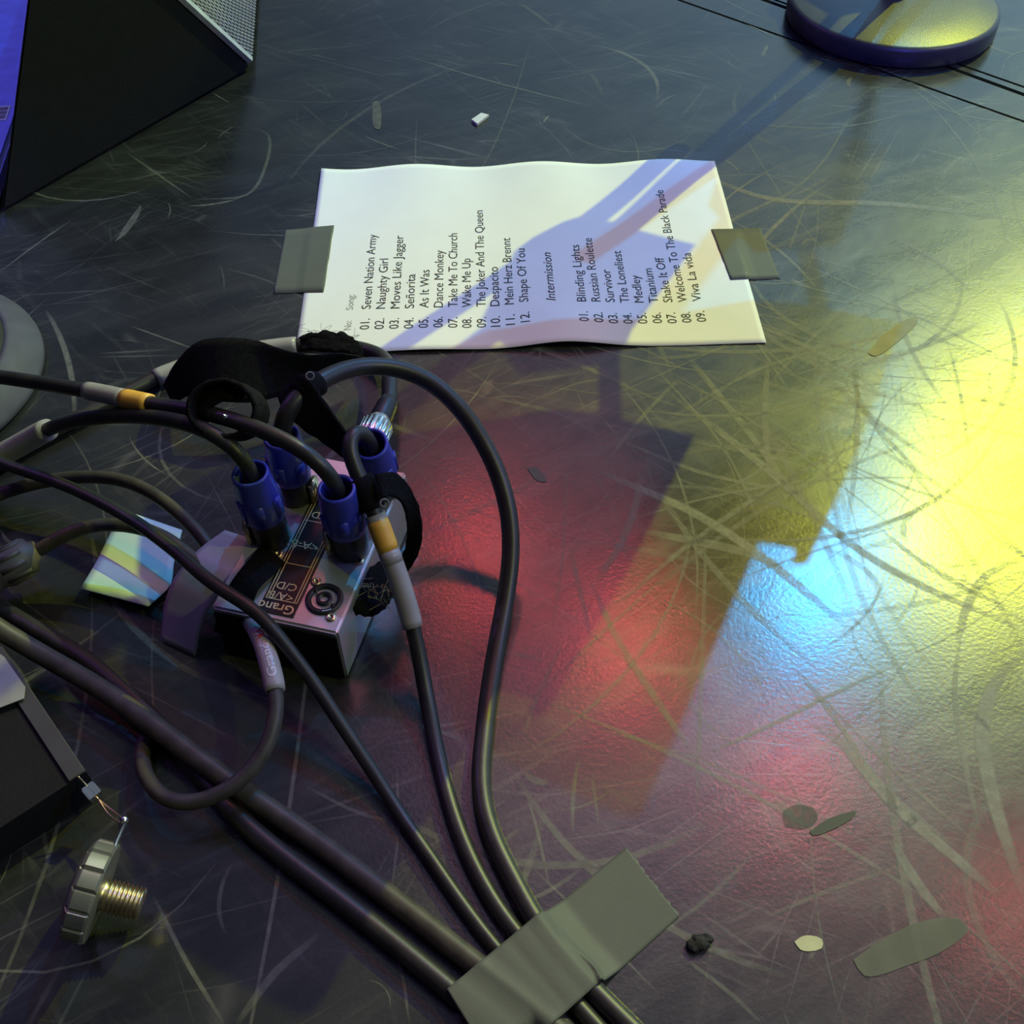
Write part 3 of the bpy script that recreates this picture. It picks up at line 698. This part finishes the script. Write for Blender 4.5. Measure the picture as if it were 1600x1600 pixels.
child(bmobj('wrap', tube_bm(i7, .0088, 18), M['velcro'], None, True), v3)
b = lathe_bm([(.002, 0), (.0032, .0004), (.0032, .0012), (.002, .0016), (.002, 0)], at(484, 588, .158), N([.2, -.5, .7]), 14)
child(bmobj('edge_ring', b, M['greyp'], None, True), v3)
v4 = strap('black strap wrapped above the orange label, its tail hanging over the box side', at(630, 830, 0))
i8 = [p for p in p8 if 742 < px(p)[1] < 800]
child(bmobj('wrap', tube_bm(i8, [.0085 + .001 * math.sin(k * 1.3) for k in range(len(i8))], 20), M['velcro'], None, True), v4)
b = ribbon_bm([(585, 742, .124), (608, 738, .12), (632, 752, .108), (652, 785, .094), (660, 825, .078), (655, 862, .058), (636, 895, .04), (612, 935, .028)],
              [(596, 780, .116), (612, 776, .11), (628, 788, .1), (634, 810, .088), (636, 838, .07), (628, 868, .052), (606, 885, .042), (570, 905, .034)], .0018, 8, .004, wob=.0002)
child(bmobj('band', b, M['velcro'], None, True), v4)
b = ribbon_bm([(608, 872, .044), (582, 888, .046), (556, 918, .047), (549, 940, .046), (556, 958, .043)], [(630, 900, .034), (618, 925, .034), (602, 948, .034), (585, 960, .034), (568, 962, .038)], .0028, 8, .003, wob=.0005)
child(bmobj('fuzzy_end', b, M['velcro'], None, True), v4)
b = bmesh.new()
for _ in range(14):
    x, y = random.uniform(565, 600), random.uniform(905, 945); p = at(x, y, .049)
    q = [p + np.array([random.gauss(0, .003) * k, random.gauss(0, .003) * k, .0006 * k]) for k in range(4)]; tube_bm(spline(q, .001), .00018, 4, b)
child(bmobj('lint', b, mat('straw_lint', (.45, .35, .15), .8), None, True), v4)['kind'] = 'stuff'
b = lathe_bm([(.0022, 0), (.0034, .0004), (.0034, .0014), (.0022, .0018), (.0022, 0)], at(600, 787, .122), N([.3, -.5, .7]), 14)
child(bmobj('edge_ring', b, M['greyp'], None, True), v4)

# loose tape strips by the box
b = ribbon_bm([(352, 829, .052), (322, 850, .05), (298, 872, .046), (272, 905, .036), (258, 945, .02), (252, 1000, .002)], [(412, 848, .0575), (390, 876, .055), (366, 902, .052), (336, 936, .042), (316, 975, .024), (306, 1025, .002)], .0006, 10, .004)
o = bmobj('tape_strip', b, mat('shiny_grey_tape', (.36, .35, .40), .38, var=.05)); tag(o, 'shiny grey tape strip curling down from the left side of the box', 'tape')
b = ribbon_bm([(410, 851, .0585), (392, 872, .0600), (371, 897, .0605), (350, 930, .05), (335, 985, .02)], [(446, 880, .0565), (428, 898, .0585), (405, 920, .0605), (392, 955, .05), (385, 1010, .02)], .0008, 8, .004)
o = bmobj('tape_strip', b, M['velcro']); tag(o, 'matt black tape strip folded over the front left corner of the box', 'tape')

# ------------------------------------------------------------------ large tape over the cables
E0, E1 = at(978, 1325)[:2], at(1062, 1432)[:2]
F0 = at(698, 1546, .013)[:2]
d = N(F0 - E0); wv = (E1 - E0); LT = np.linalg.norm(F0 - E0)
paths = [(p7, .0064), (p8, f), (p3, .0045), (p6, .0068), (p6b, .0064)]
flat = [(np.array(p)[:, :2], np.array(p)[:, 2] + r, r) for p, r in paths]
def drape(q):
    z = .0003
    for xy, top, r in flat:
        dd = np.linalg.norm(xy - q, axis=1); k = int(np.argmin(dd)); s = dd[k]
        h = top[k] + .0004
        if s < r: z = max(z, h - r + math.sqrt(max(0, r*r - s*s)))
        elif s < r * 3.4: z = max(z, h - r - (s - r) * .0 if s < r * 1.02 else (h - r) * (1 - (s - r) / (2.4 * r)))
    return z
k, c = 120, 26; Zg = np.zeros((k + 1, c + 1)); XY = np.zeros((k + 1, c + 1, 2)); rs = random.Random(3)
for i in range(k + 1):
    for j in range(c + 1):
        q = E0 + d * LT * 1.0 * i / k + wv * j / c
        if i == 0: q = q + d * rs.uniform(-.0008, .0008)
        XY[i, j] = q; Zg[i, j] = drape(q)
def runmax(q, w_, f_):
    p_ = np.pad(q, ((w_, w_), (0, 0)), 'edge'); return f_([p_[o:o + q.shape[0]] for o in range(2 * w_ + 1)], axis=0)
Zg = np.maximum(Zg, .93 * runmax(runmax(Zg, 15, np.max), 15, np.min) + .07 * Zg)
sm = Zg.copy()
for _ in range(9):
    t_ = np.pad(sm, 1, 'edge'); sm = np.maximum(Zg, (t_[:-2, 1:-1] + t_[2:, 1:-1] + t_[1:-1, :-2] + t_[1:-1, 2:] + 2 * sm) / 6)
for i in range(k + 1):                     # crease standing up beside the outermost cable
    for j in range(c + 1):
        a, bb_ = i / k, j / c
        ctr = .40 + .10 * bb_ + .04 * math.sin(bb_ * 5); sm[i, j] += .0065 * math.exp(-((a - ctr) / .012) ** 2) * max(0, bb_ - .25) ** .6
bm = bmesh.new()
g = [[bm.verts.new((*XY[i, j], sm[i, j] + .0005)) for j in range(c + 1)] for i in range(k + 1)]
h = [[bm.verts.new((*XY[i, j], sm[i, j])) for j in range(c + 1)] for i in range(k + 1)]
for i in range(k):
    for j in range(c):
        bm.faces.new((g[i][j], g[i+1][j], g[i+1][j+1], g[i][j+1])); bm.faces.new((h[i][j], h[i][j+1], h[i+1][j+1], h[i+1][j]))
    for j in (0, c): bm.faces.new((g[i][j], h[i][j], h[i+1][j], g[i+1][j]))
for j in range(c):
    for i in (0, k): bm.faces.new((g[i][j], g[i][j+1], h[i][j+1], h[i][j]))
tag(bmobj('gaffer_tape_strip', bm, M['gaffer']), 'large olive grey tape strip holding the five cables to the floor', 'tape')

# ------------------------------------------------------------------ microphone stands
def round_base(prof, c): return lathe_bm(prof, (c[0], c[1], 0), Z, 96)
mc = np.array([.484, .472])
ms = empty('microphone_stand', (mc[0], mc[1], 0), 'round heavy base of a microphone stand, half lit yellow, beyond the set list', 'microphone stand')
b = round_base([(0, .0005), (.128, .0005), (.130, .003), (.130, .020), (.1285, .0245), (.124, .0262), (.08, .031), (.03, .034), (0, .0345)], mc)
child(bmobj('base', b, M['iron'], None, True), ms)
b = lathe_bm([(.016, .033), (.016, .05), (.0105, .055), (.0105, .95), (.008, .952), (.008, 1.25), (0, 1.25)], (mc[0], mc[1], 0), Z, 24)
child(bmobj('pole', b, M['iron'], None, True), ms)
b = lathe_bm([(.0105, .60), (.019, .61), (.019, .66), (.0105, .67)], (mc[0], mc[1], 0), Z, 24)
child(bmobj('clutch', b, M['blackp'], None, True), ms)
# unseen plate added on the pole, outline cut to throw the hard-edged floor shade
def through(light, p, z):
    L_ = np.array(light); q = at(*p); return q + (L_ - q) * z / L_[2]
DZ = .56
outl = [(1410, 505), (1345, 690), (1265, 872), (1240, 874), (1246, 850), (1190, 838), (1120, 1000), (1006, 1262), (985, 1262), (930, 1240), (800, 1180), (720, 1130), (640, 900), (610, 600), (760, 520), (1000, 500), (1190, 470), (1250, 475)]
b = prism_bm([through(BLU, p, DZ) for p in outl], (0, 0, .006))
child(bmobj('floor_shade_plate', b, M['blackp'], None, False), ms)
# unseen plate added and shaped so its shade falls across the sheet
MZ = .62
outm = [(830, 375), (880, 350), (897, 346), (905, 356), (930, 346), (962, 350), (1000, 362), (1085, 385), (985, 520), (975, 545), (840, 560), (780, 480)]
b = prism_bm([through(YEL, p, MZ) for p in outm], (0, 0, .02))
child(bmobj('sheet_shade_plate', b, M['blackp'], None, False), ms)
b = prism_bm([through(YEL, p, MZ) for p in [(1212, 10), (1250, -60), (1425, -60), (1402, 0), (1347, 62), (1290, 66)]], (0, 0, .02))  # unseen plate added to keep yellow off part of the stand base
child(bmobj('base_shade_plate', b, M['blackp'], None, False), ms)
def arm(name, a, c, z0, z1, r):
    return child(bmobj(name, tube_bm([through(YEL, a, z0) * (1 - t) + through(YEL, c, z1) * t for t in np.linspace(0, 1, 6)], r, 12), M['iron'], None, True), ms)
arm('boom_arm', (600, 560), (900, 355), .55, .62, .009)
arm('shade_arm', (920, 350), (1060, 235), .62, .42, .011)  # unseen thin arm, placed to throw a stripe of shade

def bracket(z, to):
    a = np.array([mc[0], mc[1], z]); return child(bmobj('bracket', tube_bm([a + (np.asarray(to) - a) * k / 4 for k in range(5)], .007, 10), M['iron'], None, True), ms)
bracket(DZ + .003, through(BLU, (1300, 560), DZ) + Z * .003)
bracket(MZ + .01, through(YEL, (1040, 400), MZ) + Z * .01)
bracket(MZ + .012, through(YEL, (1340, 20), MZ) + Z * .01)

lb = at(63, 598)[:2]; lc = lb + np.array([-.131, .004])
ls = empty('microphone_stand', (lc[0], lc[1], 0), 'round microphone stand base, its rim toned lighter as lit, cut off by the left edge', 'microphone stand')
b = round_base([(0, .0005), (.128, .0005), (.131, .003), (.130, .008), (.109, .0275), (.104, .0282), (.104, .010)], lc)
child(bmobj('rim', b, mat('lit_rim_grey', (.075, .072, .09), .6, spec=.2), None, True), ls)['label'] = 'sloping rim toned lighter as lit'  # rim painted lighter for the violet light on its slope
b = round_base([(.1045, .02), (.1045, .0285), (.10, .0292), (.05, .031), (0, .032)], lc)
child(bmobj('base_top', b, mat('shaded_base_black', (.02, .021, .018), .7, spec=.25), None, True), ls)  # same base painted darker here for the shade on top
b = lathe_bm([(.016, .031), (.016, .05), (.0105, .055), (.0105, .9), (0, .9)], (lc[0], lc[1], 0), Z, 20)
child(bmobj('pole', b, M['iron'], None, True), ls)

# ------------------------------------------------------------------ wedge monitor
Fp, Rp = at(386, 113), at(2, 334)
en = N(Rp - Fp); pn = np.cross(en, Z)
T1 = on_plane(275, -2, Fp, pn); T2 = on_plane(43, 0, Fp, pn)
ext = np.array([-.09, .995, 0]) * .5
F1 = on_plane(388, 100, Fp, pn)
fu = N(T1 - F1); bu = N(T2 - Rp)
# intersection of the two slanted edges, capped
def para(p): return np.dot(p - Fp, en), p[2]
top_z = .215
A1 = F1 + fu * (top_z - F1[2]) / fu[2]; A2 = Rp + bu * (top_z - Rp[2]) / bu[2]
mon = empty('stage_monitor', (*(Fp + Rp)[:2] / 2, 0), 'black wedge speaker monitor with steel grille at the upper left', 'speaker')
prof = [Fp + Z * .001, F1, A1, A2, Rp + Z * .001]
b = prism_bm(prof, ext)
bmesh.ops.bevel(b, geom=[e for e in b.edges], offset=.003, segments=2, affect='EDGES')
child(bmobj('cabinet', b, M['cab'], None, False), mon)
gn = N(np.cross(fu, ext));
if gn[0] < 0: gn = -gn
q0 = F1 + gn * .001; GU = fu; GV = N(ext); gl = .30; gw = .46
b = box_bm(q0 + GU * gl/2 + GV * (gw/2 + .012), GU * gl/2, GV * gw/2, gn * .001)
child(bmobj('foam_backing', b, M['foam'], None, False), mon)
b = bmesh.new(); pitch = .0085
q1 = q0 + gn * .004 + GV * .012
for s in (-1, 1):
    x = -gw
    while x < gw * 2:                       # wire running a along GU and s * .62 along GV, clipped to the opening
        lo, hi = sorted(((0 - x) / (s * .62), (gw - x) / (s * .62))); t0, t1 = max(0.0, lo), min(gl, hi)
        if t1 - t0 > .004:
            a = q1 + GV * (x + s * .62 * t0) + GU * t0; e_ = q1 + GV * (x + s * .62 * t1) + GU * t1
            tube_bm([a, (a + e_) / 2, e_], .0011, 5, b)
        x += pitch
child(bmobj('grille', b, M['mesh'], None, True), mon)
b = box_bm(q0 + GU * gl/2 + GV * .006 + gn * .002, GU * gl/2, GV * .005, gn * .003)
child(bmobj('grille_frame', b, M['mesh'], None, False), mon)
# low case against the monitor's back, blue light painted into its shell colour
xd = N(ext); ld = np.array([-xd[1], xd[0], 0]); CH = .022
o0 = Rp + ld * .003 - xd * .004
lowcase = empty('flat_case', (*o0[:2], 0), 'low case behind the monitor, coloured as lit blue, with a white barcode label, upper left edge', 'case')
b = prism_bm([o0 + Z * .001, o0 + xd * .75 + Z * .001, o0 + xd * .75 + ld * .35 + Z * .001, o0 + ld * .35 + Z * .001], Z * (CH - .001))
bmesh.ops.bevel(b, geom=[e for e in b.edges], offset=.004, segments=3, affect='EDGES')
child(bmobj('shell', b, mat('blue_lit_shell', (.24, .24, .72), .45), None, False), lowcase)
lq = at(-4, 178, CH) + Z * .0003
b = box_bm(lq, xd * .016, ld * .012, Z * .0003)
lab = child(bmobj('barcode_label', b, M['white'], None, False), lowcase)
b = bmesh.new()
for k in range(9):
    box_bm(lq + xd * (-.012 + k * .003) + Z * .0004, xd * (.0005, .001, .0007)[k % 3], ld * .010, Z * .0001, b)
subchild(bmobj('barcode', b, M['ink'], None, False), lab)

# ------------------------------------------------------------------ black case with grey edge, wire lanyard and bolt
cz = .034
K1 = at(133, 1203, cz); K0 = at(-40, 945, cz); ed = N(K1 - K0); pe = np.array([ed[1], -ed[0], 0]);
if pe[0] > 0: pe = -pe
case = empty('equipment_case', (*K1[:2], 0), 'black equipment case with grey edge strip cut off at the lower left', 'case')
Lc = np.linalg.norm(K1 - K0)
b = prism_bm([K1 - Z * (cz - .001), K1 - ed * Lc - Z * (cz - .001), K1 - ed * Lc + pe * .4 - Z * (cz - .001), K1 + pe * .4 - Z * (cz - .001)], Z * (cz - .0035))
child(bmobj('body', b, M['cab'], None, False), case)
b = prism_bm([K1 - Z * .0022, K1 - ed * Lc - Z * .0022, K1 - ed * Lc + pe * .011 - Z * .0022, K1 + pe * .011 - Z * .0022], Z * .0018)
bmesh.ops.bevel(b, geom=[e for e in b.edges], offset=.0005, segments=1, affect='EDGES')
child(bmobj('edge_strip', b, M['trim'], None, False), case)['label'] = 'grey edge strip'
b = prism_bm([at(-30, 1000, cz + .001), at(8, 1028, cz + .001), at(40, 1074, cz + .001), at(38, 1092, cz + .001), at(-30, 1118, cz + .001)], Z * .0008)
child(bmobj('corner_label', b, mat('worn_label', (.25, .24, .26), .6), None, False), case)['label'] = 'pale paper label'

hc = at(124, 1388, .031); tp = at(222, 1414, .020); ax = N(tp - hc); bolt_l = np.linalg.norm(tp - hc)
bolt = empty('knob_bolt', (*hc[:2], 0), 'knurled round-headed bolt with brassy thread lying on the floor at lower left', 'bolt')
n_ = N(np.cross(ax, Z)); bb = np.cross(ax, n_); R_ = .0285; hth = .013
b = bmesh.new(); ringA = []
prof = []
K = 15; segs = 120
def rad(a):
    m_ = (a / (2 * math.pi) * K) % 1; return R_ - (.0022 if (m_ < .06 or m_ > .94) else 0)
rows = [(-.0035, .0), (-.003, .70), (-.001, .90), (.0005, .97), (.0015, 1.0), (hth - .0015, 1.0), (hth, .95), (hth + .0005, .3), (hth, 0)]
rings = []
for hgt, sc in rows:
    if sc == 0: rings.append([b.verts.new(hc + ax * hgt)]); continue
    rings.append([b.verts.new(hc + ax * hgt + (rad(a) if sc > .96 else R_) * sc * (math.cos(a) * n_ + math.sin(a) * bb)) for a in np.linspace(0, 2 * math.pi, segs, endpoint=False)])
for A_, B_ in zip(rings, rings[1:]):
    for j in range(segs):
        q = (j + 1) % segs
        if len(A_) == 1: b.faces.new((A_[0], B_[j], B_[q]))
        elif len(B_) == 1: b.faces.new((A_[j], B_[0], A_[q]))
        else: b.faces.new((A_[j], B_[j], B_[q], A_[q]))
child(bmobj('slotted_head', b, mat('dull_zinc_head', (.20, .20, .18), .42, .55, var=.15), None, False), bolt)
prof = [(.0096, hth)]
hh = hth + .003
while hh < bolt_l - .002:
    prof += [(.0080, hh), (.0096, hh + .0010), (.0096, hh + .0014), (.0080, hh + .0024)]; hh += .0025
prof += [(.0078, bolt_l), (0, bolt_l)]
child(bmobj('thread', lathe_bm(prof, hc, ax, 32), M['steel'], None, True), bolt)

w1 = at(122, 1213, .036); w2 = at(136, 1228, .03); w3 = at(152, 1247, .026); w4 = at(190, 1280, .03)
lan = empty('wire_lanyard', (*at(160, 1255)[:2], 0), 'thin steel wire lanyard with crimp joining the case and the bolt', 'wire')
b = tube_bm(spline([w1, w2, (w2 + w3) / 2, w3, at(170, 1262, .026), w4, at(187, 1284, .03), at(168, 1270, .026), w3 + np.array([.0008, -.0008, 0])], .001), .0006, 8)
child(bmobj('wire', b, M['steel'], None, True), lan)
b = box_bm((w2 + w3) / 2, N(w3 - w2) * .0036, N(np.cross(w3 - w2, Z)) * .0042, Z * .0016)
for s in (-1, 1): box_bm((w2 + w3) / 2 + N(np.cross(w3 - w2, Z)) * .002 * s, N(w3 - w2) * .0042, N(np.cross(w3 - w2, Z)) * .0016, Z * .0024, b)
child(bmobj('crimp', b, M['chrome'], None, False), lan)
b = tube_bm(spline([w4, at(195, 1286, .034), at(190, 1298, .038), at(182, 1316, .042), at(178, 1330, .044)], .001), .0011, 8)
bmesh.ops.create_icosphere(b, subdivisions=2, radius=.0026, matrix=Matrix.Translation(Vector(at(194, 1281, .032))))
child(bmobj('end_pin', b, M['chrome'], None, True), lan)
